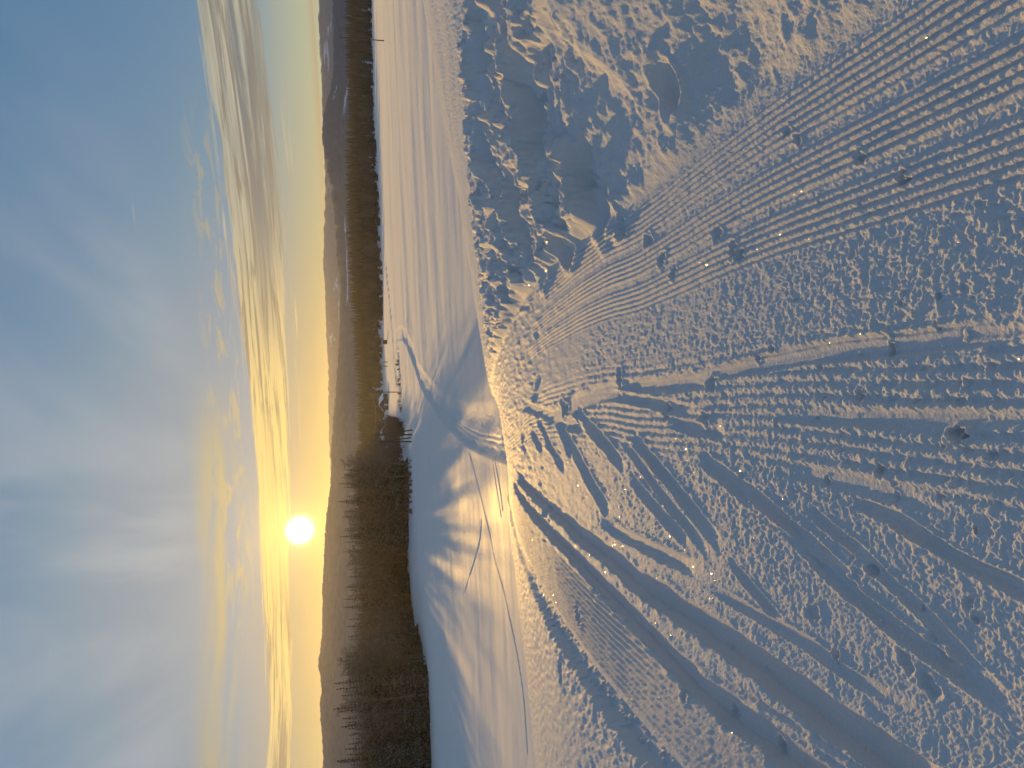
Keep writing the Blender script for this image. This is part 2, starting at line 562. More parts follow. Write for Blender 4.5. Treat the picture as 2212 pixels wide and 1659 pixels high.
# the double glide of a skier straight down the middle
carve(Z6((-300, 1330), (0, 1255), (600, 1120), (1200, 1045), (1700, 985), (2212, 910), (2600, 860)), 0.022, 0.011, 0.3, 0.35, 26)
carve(Z6((-300, 1345), (0, 1285), (600, 1175), (1200, 1110), (1700, 1050), (2212, 985), (2600, 930)), 0.022, 0.011, 0.3, 0.35, 27)
carve(Z7((300, 290), (1000, 305), (1600, 320), (2212, 320), (2600, 315)), 0.026, 0.008, 0.25, 0.4, 28)
carve([(1350, 830), (1250, 870), (1180, 905)], 0.06, 0.015, 0.3, 0.4, 29)
carve(Z3((580, 0), (540, 120), (500, 240)), 0.07, 0.015, 0.3, 0.4, 30)
carve(Z3((890, 0), (850, 220), (620, 430)), 0.06, 0.015, 0.3, 0.4, 31)

# holes: boots, pole plants, dropped lumps
def dent(x, y, rad, depth, ell=1.0):
    rad *= 0.68; depth *= 0.7
    q = ground_hit(x, y)
    sel = np.nonzero((np.abs(nx - q[0]) < rad * 2.4) & (np.abs(ny - q[1]) < rad * 2.4))[0]
    X = nx[sel] - q[0]; Y = ny[sel] - q[1]
    d = np.hypot(X * ell, Y)
    ang_ = np.arctan2(Y, X)
    rr_ = rad * (1 + 0.25 * np.sin(ang_ * 2 + x) + 0.15 * np.sin(ang_ * 5 + y))
    g = 1 - sstep(d / rr_, 0.6, 1.1)
    dz[sel] += -depth * g + depth * 0.3 * np.exp(-((d / rr_ - 1.3) / 0.25) ** 2)
for h in [(1215, 880, .10, .05), (1222, 884, .06, .05), (2072, 937, .035, .035), (2083, 945, .028, .03), (1905, 1018, .03, .022), (1884, 1232, .03, .025),
          (1861, 857, .035, .02), (1923, 752, .022, .018), (1925, 764, .018, .018), (1636, 772, .026, .022), (1670, 754, .022, .016),
          (1806, 1419, .035, .03), (1757, 1324, .05, .02), (1538, 830, .06, .03), (1525, 905, .06, .03), (1440, 892, .06, .03), (1340, 815, .08, .04),
          (1700, 285, .03, .02), (1722, 300, .03, .02), (1860, 340, .035, .022), (1950, 385, .03, .025), (1958, 392, .02, .02), (1585, 540, .05, .03),
          (1600, 552, .04, .03), (1550, 505, .05, .03), (1400, 520, .07, .03), (1430, 560, .06, .03), (1455, 590, .05, .03), (1250, 1330, .10, .04), (1232, 1452, .12, .05),
          (2010, 1480, .05, .022), (1960, 1430, .045, .02), (1850, 1250, .05, .012), (2030, 1400, .06, .012),
          (1345, 490, .10, .05), (1180, 1115, .15, .05), (1245, 900, .06, .03), (1480, 1505, .05, .03), (1660, 1620, .05, .03), (1560, 1545, .05, .025)]:
    dent(*h)
rs = random.Random(4)
for i in range(110):                                                        # pole plants and kicked lumps
    x_ = rs.uniform(1150, 2150); y_ = rs.uniform(430, 1500)
    dent(x_, y_, rs.uniform(.010, .028), rs.uniform(.005, .014) * rs.choice([1, 1, -0.7]))

# berm of thrown crumbs on the left of the trail
edge_l = 0.14 + 0.03 * fbm(nx * 2.2, ny * 2.2, 86, 2) + 0.015 * fbm(nx * 9, ny * 9, 89, 2)
bz = sstep(-sL, 0.0, 0.02) * (1 - sstep(-sL - edge_l, 0.0, 0.05)) * (1 - 0.8 * sstep(nr, 7, 10))
w1, w2, wv = worley(nx * 23 + fbm(nx * 9, ny * 9, 80, 2), ny * 19, 81)
dz += bz * (0.028 * np.maximum(0, 0.55 - w1) * 2 * (wv > 0.5) - 0.012 + 0.006 * ridged(nx * 9, ny * 8, 82, 2))
out_l = sstep(-sL - edge_l, -0.03, 0.06)
dz += out_l * (0.010 * perlin(nx * 21, ny * 8, 90) * sstep(nr, 3.5, 6) + 0.006 * ridged(nx * 26, ny * 18, 87, 2) * fade(0.03) + 0.006 * ridged(nx * 9, ny * 9, 84, 3) + 0.02 * fbm(nx * 0.6, ny * 0.8, 85, 2)
               + 0.065 * (1 - 0.6 * sstep(nr, 7, 11)))
dz += out_l * (1 - sstep(-sL, 0.2, 0.7)) * 0.015 * np.maximum(0, ridged(nx * 7, ny * 7, 88, 3))

# ploughed-up, broken snow beyond the right edge
out_r = sstep(sR, 0.0, 0.12)
wallx = fbm(nx * 1.7, ny * 1.7, 91, 3) * 0.35
rough_len = sstep(ny, 2.0, 3.4) * (1 - sstep(ny, 11.5, 14.5))
zone = out_r * (1 - sstep(sR + wallx * 2, 3.2, 5.2) * sstep(ny, 5.5, 7.5))
e1, e2, ev = worley(nx * 1.5 + fbm(nx * 2.6, ny * 2.6, 92, 2) * 0.8, ny * 1.0 + fbm(nx * 2.2, ny * 2.2, 93, 2) * 0.8, 94)
big = fbm(nx * 0.9, ny * 0.9, 97, 2)
fl = fbm(nx * 2.1, ny * 1.5, 95, 3)
terr = 0.050 * sstep(fl, -0.03, 0.03) + 0.045 * sstep(fbm(nx * 3.4 + 9, ny * 2.2, 96, 3), 0.06, 0.11) - 0.02
lump = 0.030 * np.maximum(0, ridged(nx * 4.6, ny * 4.0, 98, 3)) * fade(0.15)
lump2 = 0.016 * np.maximum(0, ridged(nx * 11, ny * 10, 120, 2)) * fade(0.08)
fine_r = 0.0035 * ridged(nx * 30, ny * 28, 99, 2) * fade(0.035)
far_mix = sstep(ny + 1.2 * fbm(nx * 0.8, ny * 0.8, 121, 2), 3.9, 5.2)
near_rough = zone * (1 - far_mix) * (0.045 * big + lump * sstep(fl, -0.25, 0.15) + lump2 * 0.7 + fine_r + 0.02)
far_rough = zone * far_mix * (terr * (1 - sstep(nr, 10, 13)) + 0.04 * big + (lump * 1.5 + lump2 * 1.4) * (1 - 0.6 * sstep(nr, 7, 10)) + fine_r + 0.03)
near_rough *= 0.8; far_rough *= 0.8
dz += near_rough + far_rough
dz += sstep(sR, 0.05, 1.3) * (1 - sstep(sR, 4.5, 8.0)) * 0.047 * np.clip(11 - ny, 0, 8.5) * (1 - 0.5 * sstep(big, -0.1, 0.25))
dz += out_r * zone * (0.15 * np.clip(sR + 0.25 * big, 0, 1.6) * (1 - sstep(ny, 4.0, 6.5)) + 0.06 * np.clip(sR, 0, 3.0) * sstep(ny, 4.0, 6.5) * (1 - sstep(ny, 8.5, 12)))
wall = np.exp(-((sR - 0.42 - 0.15 * big) / 0.30) ** 2) * out_r * sstep(ny, 2.6, 4.2) * (1 - sstep(ny, 8, 11))
wn_ = fbm(nx * 2.6, ny * 1.7, 131, 3)
dz += wall * sstep(ny, 3.6, 5.0) * (0.02 + 0.06 * sstep(wn_, -0.08, 0.06) + 0.03 * sstep(fbm(nx * 4.5, ny * 3.5, 133, 2), 0.0, 0.1))
clod = sstep(fbm(nx * 1.7 + 3, ny * 1.3, 135, 3), 0.04, 0.10) * zone * far_mix * (1 - sstep(nr, 9, 12))
dz += 0.06 * clod
# open snow up the slope to the right
open_r = out_r * (1 - zone)
dz += open_r * (0.014 * ridged(nx * 14, ny * 5, 103, 2) + 0.006 * ridged(nx * 7, ny * 7, 101, 3) + 0.05 * fbm(nx * 0.35, ny * 0.5, 102, 2))
# hollows seen as blue pools of shade
for (x_, y_, rad, dep, el_) in [(1235, 170, .75, .22, .7), (1112, 60, 1.0, .25, .5), (1098, 240, .9, .2, .45), (1312, 395, .42, .16, .8), (1172, 440, .35, .14, .3),
                                (1232, 540, .28, .10, .9), (1150, 130, .7, .15, .5), (1130, 330, .6, .15, .5), (1500, 190, .2, .06, 1.0)]:
    q = ground_hit(x_, y_)
    d = np.hypot((nx - q[0]) * el_, (ny - q[1])) / (rad * 0.62)
    d = d * (1 + 0.5 * fbm(nx * 2.5, ny * 2.5, 111, 2))
    g = 1 - sstep(d, 0.55, 0.95)
    dz += -dep * 0.5 * g
    dz -= (near_rough + far_rough) * g * 0.8
    dz += 0.03 * np.exp(-((d - 1.1) / 0.18) ** 2) * (0.4 + ridged(nx * 4, ny * 4, 112, 2))

GZ[near] += dz * sstep(27 - nr, 0, 4)

# open field below the hill: wind-drifted waves, the trail winding away, single tracks
farm = (RR > 24) & (RR < 900) & (np.abs(A) < R(62))
fx_, fy_, fr = GX[farm], GY[farm], RR[farm]
fz = np.zeros(fx_.shape)
att = sstep(fr, 24, 40)
fz += att * (0.30 * fbm(fx_ * 0.012, fy_ * 0.05, 201, 2) + 0.10 * fbm(fx_ * 0.05, fy_ * 0.16, 202, 2) + 0.03 * fbm(fx_ * 0.2, fy_ * 0.5, 203, 2))
def far_carve(pts, half, depth, berm=0.3, soft=0.25, raw=None, texture=False):
    global fz
    P = gline(pts, 30.0) if raw is None else raw
    P = smooth_line(P, 6)
    lo = P.min(0) - 8; hi = P.max(0) + 8
    sel = (fx_ > lo[0]) & (fx_ < hi[0]) & (fy_ > lo[1]) & (fy_ < hi[1])
    X, Y = fx_[sel], fy_[sel]
    s_, a_, L_ = line_dist(X, Y, P)
    q = np.where(s_ > 0, np.abs(s_) / (half * (1.35 if texture else 1)), np.abs(s_) / half)
    g = np.where(s_ > 0, 1 - sstep(q, 1 - soft * (2.2 if texture else 1), 1 + soft), 1 - sstep(q, 1 - soft, 1 + soft))
    fz[sel] += -depth * g + depth * berm * np.exp(-((q - 1.3) / 0.2) ** 2)
    if texture:
        t_ = -0.05 * (np.exp(-((s_ + 0.55) / 0.11) ** 2) + np.exp(-((s_ + 0.20) / 0.11) ** 2))
        fz[sel] += t_ * (g > 0.5)
        fz[sel] += 0.05 * ridged(X * 2.2, Y * 1.6, 207, 3) * g
TR = gline([(1086, 940), (1055, 937), (1025, 931), (1000, 918), (978, 902), (955, 884), (938, 863), (920, 835), (905, 806), (893, 775), (884, 748), (876, 730), (868, 720)], 32.0)
TR = np.vstack([TR[0] + (TR[0] - TR[1]) * 1.5, TR])
far_carve(None, 1.3, 0.32, 0.05, 0.30, raw=TR, texture=True)
far_carve([(868, 720), (858, 722), (852, 735), (846, 765), (842, 800)], 1.6, 0.2, 0.2, 0.4)
far_carve([(1015, 976), (1035, 1058), (1053, 1139), (1066, 1201), (1080, 1245), (1094, 1293), (1109, 1357), (1124, 1431), (1136, 1514), (1143, 1626)], 0.14, 0.04)
far_carve([(1064, 988), (1074, 1054), (1084, 1113)], 0.12, 0.06)
far_carve([(1070, 985), (1082, 1054), (1088, 1100)], 0.12, 0.06)
far_carve([(1039, 1123), (1035, 1172), (1023, 1221), (1004, 1282)], 0.12, 0.05)
# the road bank and ditch across the far side
far_carve([(832, 560), (840, 640), (846, 700), (850, 760), (856, 820)], 2.5, 0.5, 0.5, 0.5)
far_carve([(860, 765), (863, 800), (866, 850)], 1.2, 0.7, 0.9, 0.5)
GZ[farm] += fz * sstep(fr, 24, 34)

nr_, na_ = A.shape
V = np.stack([GX, GY, GZ], -1).reshape(-1, 3)
ii, jj = np.meshgrid(np.arange(1, nr_ - 1), np.arange(na_), indexing='ij')
jn = (jj + 1) % na_
quads = np.stack([ii * na_ + jj, ii * na_ + jn, (ii + 1) * na_ + jn, (ii + 1) * na_ + jj], -1).reshape(-1, 4)
quads = quads[:, ::-1]


def mesh_np(name, V, F, smooth=True):
    me = bpy.data.meshes.new(name)
    V = np.ascontiguousarray(V, dtype=np.float32); F = np.ascontiguousarray(F, dtype=np.int32)
    k = F.shape[1]
    me.vertices.add(len(V)); me.vertices.foreach_set('co', V.ravel())
    me.loops.add(F.size); me.loops.foreach_set('vertex_index', F.ravel())
    me.polygons.add(len(F))
    me.polygons.foreach_set('loop_start', np.arange(0, F.size, k, dtype=np.int32))
    me.polygons.foreach_set('use_smooth', np.full(len(F), smooth))
    me.update(calc_edges=True)
    return me


def obj(name, me, mat=None, parent=None, label=None, cat=None, group=None, kind=None):
    o = bpy.data.objects.new(name, me)
    COL.objects.link(o)
    if mat is not None and me is not None and not me.materials:
        me.materials.append(mat)
    if parent is not None:
        o.parent = parent
    for k, v in (('label', label), ('category', cat), ('group', group), ('kind', kind)):
        if v:
            o[k] = v
    return o


# ------------------------------------------------------------------ materials
def material(name):
    mt = bpy.data.materials.new(name)
    mt.use_nodes = True
    g = NT(mt.node_tree)
    b = g.n['Principled BSDF']
    return mt, g, b


def snow_material():
    mt, g, b = material('snow')
    t = g.new('ShaderNodeTexCoord')
    p = t.outputs['Object']
    tint = g.noise(p, 0.8, 4, 0.6)
    g.put(b.inputs['Base Color'], g.mix(tint, (0.61, 0.63, 0.66, 1), (0.70, 0.70, 0.70, 1)))
    b.inputs['Roughness'].default_value = 0.6
    b.inputs['IOR'].default_value = 1.31
    b.inputs['Specular IOR Level'].default_value = 0.06
    b.inputs['Sheen Weight'].default_value = 0.36
    b.inputs['Sheen Roughness'].default_value = 0.45
    n1 = g.noise(p, 75.0, 4, 0.7)
    n2 = g.noise(p, 9.0, 3, 0.6)
    bm1 = g.new('ShaderNodeBump'); bm1.inputs['Strength'].default_value = 0.9; bm1.inputs['Distance'].default_value = 0.009
    g.put(bm1.inputs['Height'], n1)
    bm2 = g.new('ShaderNodeBump'); bm2.inputs['Strength'].default_value = 0.2; bm2.inputs['Distance'].default_value = 0.03
    g.put(bm2.inputs['Height'], n2); g.put(bm2.inputs['Normal'], bm1.outputs[0])
    g.put(b.inputs['Normal'], bm2.outputs[0])
    # loose ice crystals: small mirror facets turned every way
    vo = g.new('ShaderNodeTexVoronoi'); g.put(vo.inputs['Vector'], p); vo.inputs['Scale'].default_value = 105.0
    sc_ = g.new('ShaderNodeSeparateColor'); g.put(sc_.inputs[0], vo.outputs['Color'])
    geo = g.new('ShaderNodeNewGeometry')
    off = g.new('ShaderNodeVectorMath', operation='SUBTRACT'); g.put(off.inputs[0], vo.outputs['Color']); off.inputs[1].default_value = (0.5, 0.5, 0.5)
    ad = g.new('ShaderNodeVectorMath', operation='ADD'); g.put(ad.inputs[0], off.outputs[0]); g.put(ad.inputs[1], geo.outputs['Normal'])
    nm = g.new('ShaderNodeVectorMath', operation='NORMALIZE'); g.put(nm.inputs[0], ad.outputs[0])
    gl_ = g.new('ShaderNodeBsdfGlossy'); gl_.inputs['Roughness'].default_value = 0.10; gl_.inputs['Color'].default_value = (0.9, 0.9, 0.9, 1)
    g.put(gl_.inputs['Normal'], nm.outputs[0])
    pick = g.math('MULTIPLY', g.math('LESS_THAN', vo.outputs['Distance'], 0.19), g.math('GREATER_THAN', sc_.outputs[2], 0.86))
    ms = g.new('ShaderNodeMixShader')
    g.put(ms.inputs[0], g.math('MULTIPLY', pick, 0.5)); g.put(ms.inputs[1], b.outputs[0]); g.put(ms.inputs[2], gl_.outputs[0])
    g.put(g.n['Material Output'].inputs['Surface'], ms.outputs[0])
    return mt


M_SNOW = snow_material()
ground = obj('snow_ground', mesh_np('snow_ground', V, quads), M_SNOW, kind='structure')

# ------------------------------------------------------------------ hills behind the valley
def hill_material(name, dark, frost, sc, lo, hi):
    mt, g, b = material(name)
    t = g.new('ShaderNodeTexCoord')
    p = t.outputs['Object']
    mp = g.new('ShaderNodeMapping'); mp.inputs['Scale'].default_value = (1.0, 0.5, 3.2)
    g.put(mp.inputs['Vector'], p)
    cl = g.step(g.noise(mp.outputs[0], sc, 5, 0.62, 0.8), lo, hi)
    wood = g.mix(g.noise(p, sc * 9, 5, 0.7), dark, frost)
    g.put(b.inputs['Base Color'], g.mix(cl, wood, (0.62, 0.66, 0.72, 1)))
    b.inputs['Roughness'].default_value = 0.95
    b.inputs['Specular IOR Level'].default_value = 0.05
    return mt


def ridge(name, pts, r0, r1, rough, trees, mat, zb=-14.0, seed=0, rows=26):
    ya = np.array([p[1] for p in pts], float); xa = np.array([p[0] for p in pts], float)
    D = np.array([ray(x, y) for x, y in pts])
    paz = np.degrees(np.arctan2(D[:, 0], D[:, 1])); pt = D[:, 2] / np.hypot(D[:, 0], D[:, 1])
    o = np.argsort(paz); paz = paz[o]; pt = pt[o]
    a = np.linspace(-75, 75, 1300)
    tt = np.interp(a, paz, pt)
    outside = np.clip(np.maximum(paz[0] - a, a - paz[-1]), 0, 8) / 8
    tt = tt + outside * 0.012 * fbm(a * 0.12, a * 0 + 3, seed + 5, 3)
    crest = EYE + tt * r1 + rough * fbm(a * 1.7, a * 0, seed, 3) + trees * np.abs(fbm(a * 31, a * 0 + 9, seed + 3, 2))
    t = np.concatenate([np.linspace(0, 1, rows), [1.12, 1.4]])
    T_, A_ = np.meshgrid(t, np.radians(a), indexing='ij')
    Rr = r0 + (r1 - r0) * T_
    X = Rr * np.sin(A_); Y = Rr * np.cos(A_)
    up = np.where(T_ <= 1, np.sin(np.clip(T_, 0, 1) * math.pi / 2) ** 1.25, 1 - (T_ - 1) * 1.6)
    Z = zb + (crest[None] - zb) * up
    Z = Z + np.where(T_ < 0.99, 1, 0) * (crest[None] - zb) * 0.10 * fbm(X * 0.006, Y * 0.006, seed + 11, 4) * np.sin(np.clip(T_, 0, 1) * math.pi)
    n_r, n_a = X.shape
    i_, j_ = np.meshgrid(np.arange(n_r - 1), np.arange(n_a - 1), indexing='ij')
    F = np.stack([i_ * n_a + j_, (i_ + 1) * n_a + j_, (i_ + 1) * n_a + j_ + 1, i_ * n_a + j_ + 1], -1).reshape(-1, 4)[:, ::-1]
    return obj(name, mesh_np(name, np.stack([X, Y, Z], -1).reshape(-1, 3), F), mat, kind='structure')


M_FAR = hill_material('far_hill_forest_hazed', (0.13, 0.155, 0.175, 1), (0.31, 0.35, 0.39, 1), 0.008, 0.58, 0.65)  # frosted wood, lightened and blued: distance haze painted into the colour
M_MID = hill_material('mid_hill_forest_hazed', (0.075, 0.085, 0.095, 1), (0.23, 0.25, 0.28, 1), 0.009, 0.64, 0.68)  # bluish greys stand in for cool haze over the frosted wood
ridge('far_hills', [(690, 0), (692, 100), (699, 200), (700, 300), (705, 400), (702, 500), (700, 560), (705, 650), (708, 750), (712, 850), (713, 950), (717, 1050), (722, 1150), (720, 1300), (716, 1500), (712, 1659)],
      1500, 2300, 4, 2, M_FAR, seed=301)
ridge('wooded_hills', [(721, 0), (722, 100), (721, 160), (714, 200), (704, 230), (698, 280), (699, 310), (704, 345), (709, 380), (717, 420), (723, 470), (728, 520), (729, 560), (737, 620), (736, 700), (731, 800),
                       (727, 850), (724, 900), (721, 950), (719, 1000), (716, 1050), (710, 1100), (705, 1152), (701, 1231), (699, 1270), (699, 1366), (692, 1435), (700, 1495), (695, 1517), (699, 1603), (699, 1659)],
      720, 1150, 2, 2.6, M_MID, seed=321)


# ------------------------------------------------------------------ trees
def bark_material(name, a, b_, sc=6.0):
    mt, g, b = material(name)
    t = g.new('ShaderNodeTexCoord')
    mp = g.new('ShaderNodeMapping'); mp.inputs['Scale'].default_value = (1, 1, 0.25)
    g.put(mp.inputs['Vector'], t.outputs['Object'])
    g.put(b.inputs['Base Color'], g.mix(g.noise(mp.outputs[0], sc, 4, 0.7), a, b_))
    b.inputs['Roughness'].default_value = 0.9
    return mt


def frost_material(name, dark, light, frost, amount):
    """needles or twigs: colour varies from clump to clump, rime lies on what faces up"""
    mt, g, b = material(name)
    t = g.new('ShaderNodeTexCoord')
    oi = g.new('ShaderNodeObjectInfo')
    gm = g.new('ShaderNodeNewGeometry')
    sp_ = g.new('ShaderNodeSeparateXYZ'); g.put(sp_.inputs[0], gm.outputs['Normal'])
    n1 = g.noise(t.outputs['Object'], 0.9, 4, 0.7)
    n2 = g.noise(t.outputs['Object'], 3.5, 3, 0.7)
    c = g.mix(n1, dark, light)
    c = g.mix(g.math('MULTIPLY', oi.outputs['Random'], 0.5), c, dark)
    up = g.math('ABSOLUTE', sp_.outputs[2])
    f = g.math('MULTIPLY', g.step(n2, 0.46, 0.62), g.lin(up, 0.2, 0.9, 0.3, 1.0))
    c = g.mix(g.math('MULTIPLY', f, amount), c, frost)
    g.put(b.inputs['Base Color'], c)
    b.inputs['Roughness'].default_value = 0.85
    b.inputs['Specular IOR Level'].default_value = 0.15
    return mt


M_SPRUCE = frost_material('spruce_needles', (0.028, 0.029, 0.020, 1), (0.085, 0.070, 0.048, 1), (0.42, 0.45, 0.50, 1), 0.5)
M_TWIG = frost_material('birch_twigs', (0.10, 0.060, 0.040, 1), (0.26, 0.165, 0.11, 1), (0.55, 0.54, 0.55, 1), 0.5)
M_BARK = bark_material('spruce_bark', (0.05, 0.035, 0.025, 1), (0.10, 0.075, 0.055, 1))
M_BIRCH = bark_material('birch_bark', (0.07, 0.055, 0.045, 1), (0.20, 0.17, 0.15, 1), 9)
M_POLE = bark_material('weathered_pole', (0.055, 0.045, 0.037, 1), (0.11, 0.09, 0.07, 1), 12)


class MB:
    def __init__(self):
        self.v = []; self.f = []

    def tri(self, a, b, c):
        n = len(self.v); self.v += [a, b, c]; self.f.append((n, n + 1, n + 2))

    def quad(self, a, b, c, d):
        n = len(self.v); self.v += [a, b, c, d]; self.f.append((n, n + 1, n + 2, n + 3))

    def tube(self, P, rad, sides=5, cap=True):
        P = [Vector(p) for p in P]
        ring = []
        for i, p in enumerate(P):
            d = (P[min(i + 1, len(P) - 1)] - P[max(i - 1, 0)]).normalized()
            u = d.orthogonal().normalized(); w = d.cross(u)
            base_i = len(self.v)
            for k in range(sides):
                a = 2 * math.pi * k / sides
                self.v.append(tuple(p + (u * math.cos(a) + w * math.sin(a)) * rad[i]))
            ring.append(base_i)
        for a, b in zip(ring[:-1], ring[1:]):
            for k in range(sides):
                k2 = (k + 1) % sides
                self.f.append((a + k, a + k2, b + k2, b + k))
        if cap:
            self.f.append(tuple(ring[-1] + k for k in range(sides)))
            self.f.append(tuple(ring[0] + k for k in reversed(range(sides))))

    def box(self, x0, x1, y0, y1, z0, z1):
        n = len(self.v)
        self.v += [(x0, y0, z0), (x1, y0, z0), (x1, y1, z0), (x0, y1, z0), (x0, y0, z1), (x1, y0, z1), (x1, y1, z1), (x0, y1, z1)]
        for q in ((0, 3, 2, 1), (4, 5, 6, 7), (0, 1, 5, 4), (1, 2, 6, 5), (2, 3, 7, 6), (3, 0, 4, 7)):
            self.f.append(tuple(n + k for k in q))

    def mesh(self, name):
        me = bpy.data.meshes.new(name)
        me.from_pydata([tuple(p) for p in self.v], [], self.f)
        me.update()
        return me


def spruce_mesh(seed, h=14.0, rmax=2.3, whorls=26):
    rr = random.Random(seed)
    t = MB(); t.tube([(0, 0, -0.5), (0.05, 0, h * 0.4), (0, 0.04, h * 0.97)], [0.2, 0.13, 0.02], 6)
    c = MB()
    for k in range(whorls):
        u = k / (whorls - 1)
        z = h * (0.07 + 0.92 * u ** 0.92)
        rad = rmax * (1 - u) ** 0.8 * rr.uniform(0.75, 1.12) + 0.12
        n = max(4, int(9 * (1 - u) + 4))
        a0 = rr.random() * 6.28
        for i in range(n):
            if rr.random() < 0.08:
                continue
            a = a0 + i * 6.283 / n + rr.uniform(-.25, .25)
            L = rad * rr.uniform(0.65, 1.1)
            ca, sa = math.cos(a), math.sin(a)
            w = L * 0.26 + 0.10
            dr = L * (0.30 + 0.25 * (1 - u)) * rr.uniform(0.7, 1.3)
            b0 = (0, 0, z + 0.15)
            mid_ = (ca * L * 0.55, sa * L * 0.55, z - dr * 0.55)
            ml = (mid_[0] - sa * w, mid_[1] + ca * w, mid_[2] - w * 0.55)
            mr = (mid_[0] + sa * w, mid_[1] - ca * w, mid_[2] - w * 0.55)
            tip = (ca * L, sa * L, z - dr * 0.9 + 0.06)
            c.tri(b0, ml, mid_); c.tri(b0, mid_, mr); c.tri(mid_, ml, tip); c.tri(mid_, tip, mr)
            if u < 0.75:
                hb = (ca * L * 0.7, sa * L * 0.7, mid_[2] - w * 1.3)
                c.tri(ml, hb, tip)
    c.tube([(0, 0, h * 0.93), (0, 0, h * 1.02)], [0.07, 0.01], 4)
    return t.mesh('spruce_trunk'), c.mesh('spruce_crown')


def birch_mesh(seed, h=12.0, spread=1.0, prim=20):
    rr = random.Random(seed)
    t = MB(); c = MB()
    bend = rr.uniform(-.4, .4)
    tr = [(bend * (q ** 2), 0.3 * math.sin(q * 3) * 0.3, -0.5 + (h * 0.96 + .5) * q) for q in (0, .25, .5, .75, 1)]
    t.tube(tr, [.16, .13, .09, .055, .015], 6)
    def at(q):
        i = min(int(q * 4), 3); f = q * 4 - i
        return Vector(tr[i]).lerp(Vector(tr[i + 1]), f)
    for i in range(prim):
        q = 0.22 + 0.76 * (i / prim) + rr.uniform(-.02, .02)
        a = i * 2.4 + rr.uniform(-.4, .4)
        L = h * (0.32 * (1 - q) + 0.09) * rr.uniform(.8, 1.2) * spread
        o = at(min(q, 0.99))
        d = Vector((math.cos(a), math.sin(a), rr.uniform(.6, 1.2))).normalized()
        e = o + d * L
        t.tube([o, o.lerp(e, .5) + Vector((0, 0, .1)), e], [.045, .03, .012], 3, False)
        for j in range(7):
            u = 0.25 + 0.75 * j / 6
            o2 = o.lerp(e, u)
            a2 = a + rr.choice([-1, 1]) * rr.uniform(.4, 1.2)
            d2 = Vector((math.cos(a2), math.sin(a2), rr.uniform(.1, 1.0))).normalized()
            L2 = L * rr.uniform(.3, .6)
            e2 = o2 + d2 * L2
            s2 = d2.orthogonal().normalized() * 0.022
            c.tri(o2 - s2, o2 + s2, e2)
            for k in range(7):
                u3 = rr.uniform(.15, 1)
                o3 = o2.lerp(e2, u3)
                d3 = (d2 + Vector((rr.uniform(-1, 1), rr.uniform(-1, 1), rr.uniform(-.8, .6)))).normalized()
                e3 = o3 + d3 * L2 * rr.uniform(.3, .7)
                s3 = d3.orthogonal().normalized() * 0.028
                c.tri(o3 - s3, o3 + s3, e3)
    return t.mesh('birch_trunk'), c.mesh('birch_crown')


def bush_mesh(seed, h=3.0, n=26):
    rr = random.Random(seed)
    t = MB(); c = MB()
    for i in range(n):
        a = rr.random() * 6.28; b = rr.uniform(0, .55)
        o = Vector((rr.uniform(-.5, .5), rr.uniform(-.5, .5), -0.15))
        d = Vector((math.cos(a) * b, math.sin(a) * b, 1)).normalized()
        L = h * rr.uniform(.6, 1.05)
        e = o + d * L
        t.tube([o, o.lerp(e, .5), e], [.025, .018, .006], 3, False)
        for k in range(12):
            u = rr.uniform(.2, 1)
            o2 = o.lerp(e, u)
            d2 = (d + Vector((rr.uniform(-.9, .9), rr.uniform(-.9, .9), rr.uniform(-.3, .5)))).normalized()
            e2 = o2 + d2 * h * rr.uniform(.12, .3)
            s2 = d2.orthogonal().normalized() * 0.02
            c.tri(o2 - s2, o2 + s2, e2)
    return t.mesh('bush_stems'), c.mesh('bush_twigs')


SPR = [spruce_mesh(s_, 14.0, r_) for s_, r_ in ((1, 2.2), (2, 1.8), (3, 2.6), (4, 2.0))]
BIR = [birch_mesh(s_, 12.0, p_) for s_, p_ in ((11, 1.0), (12, 1.25), (13, 0.85))]
BUS = [bush_mesh(s_, 3.0) for s_ in (21, 22, 23)]
for a_, b_ in SPR:
    a_.materials.append(M_BARK); b_.materials.append(M_SPRUCE)
for a_, b_ in BIR:
    a_.materials.append(M_BIRCH); b_.materials.append(M_TWIG)
for a_, b_ in BUS:
    a_.materials.append(M_TWIG); b_.materials.append(M_TWIG)
PARTS = {'spruce_tree': (SPR, 'trunk', 'crown'), 'birch_tree': (BIR, 'trunk', 'crown'), 'willow_bush': (BUS, 'stems', 'twigs')}


SHAPES = {'spruce_tree': ('full', 'narrow', 'wide', 'slender'), 'birch_tree': ('even-crowned', 'spreading', 'upright'), 'willow_bush': ('bushy', 'splayed', 'loose')}
SIZES = {'spruces of the shadow-casting wood': (.95, 1.3), 'birches of the shadow-casting wood': (.9, 1.45), 'spruces of the far forest edge': (.6, 1.0),
         'birches of the far forest edge': (.55, .9), 'bushes of the willow thicket': (.8, 1.7), 'young birches of the thicket': (.35, .55),
         'low bushes on the ditch bank': (.18, .42), 'low bushes along the wood edge': (.25, .6)}


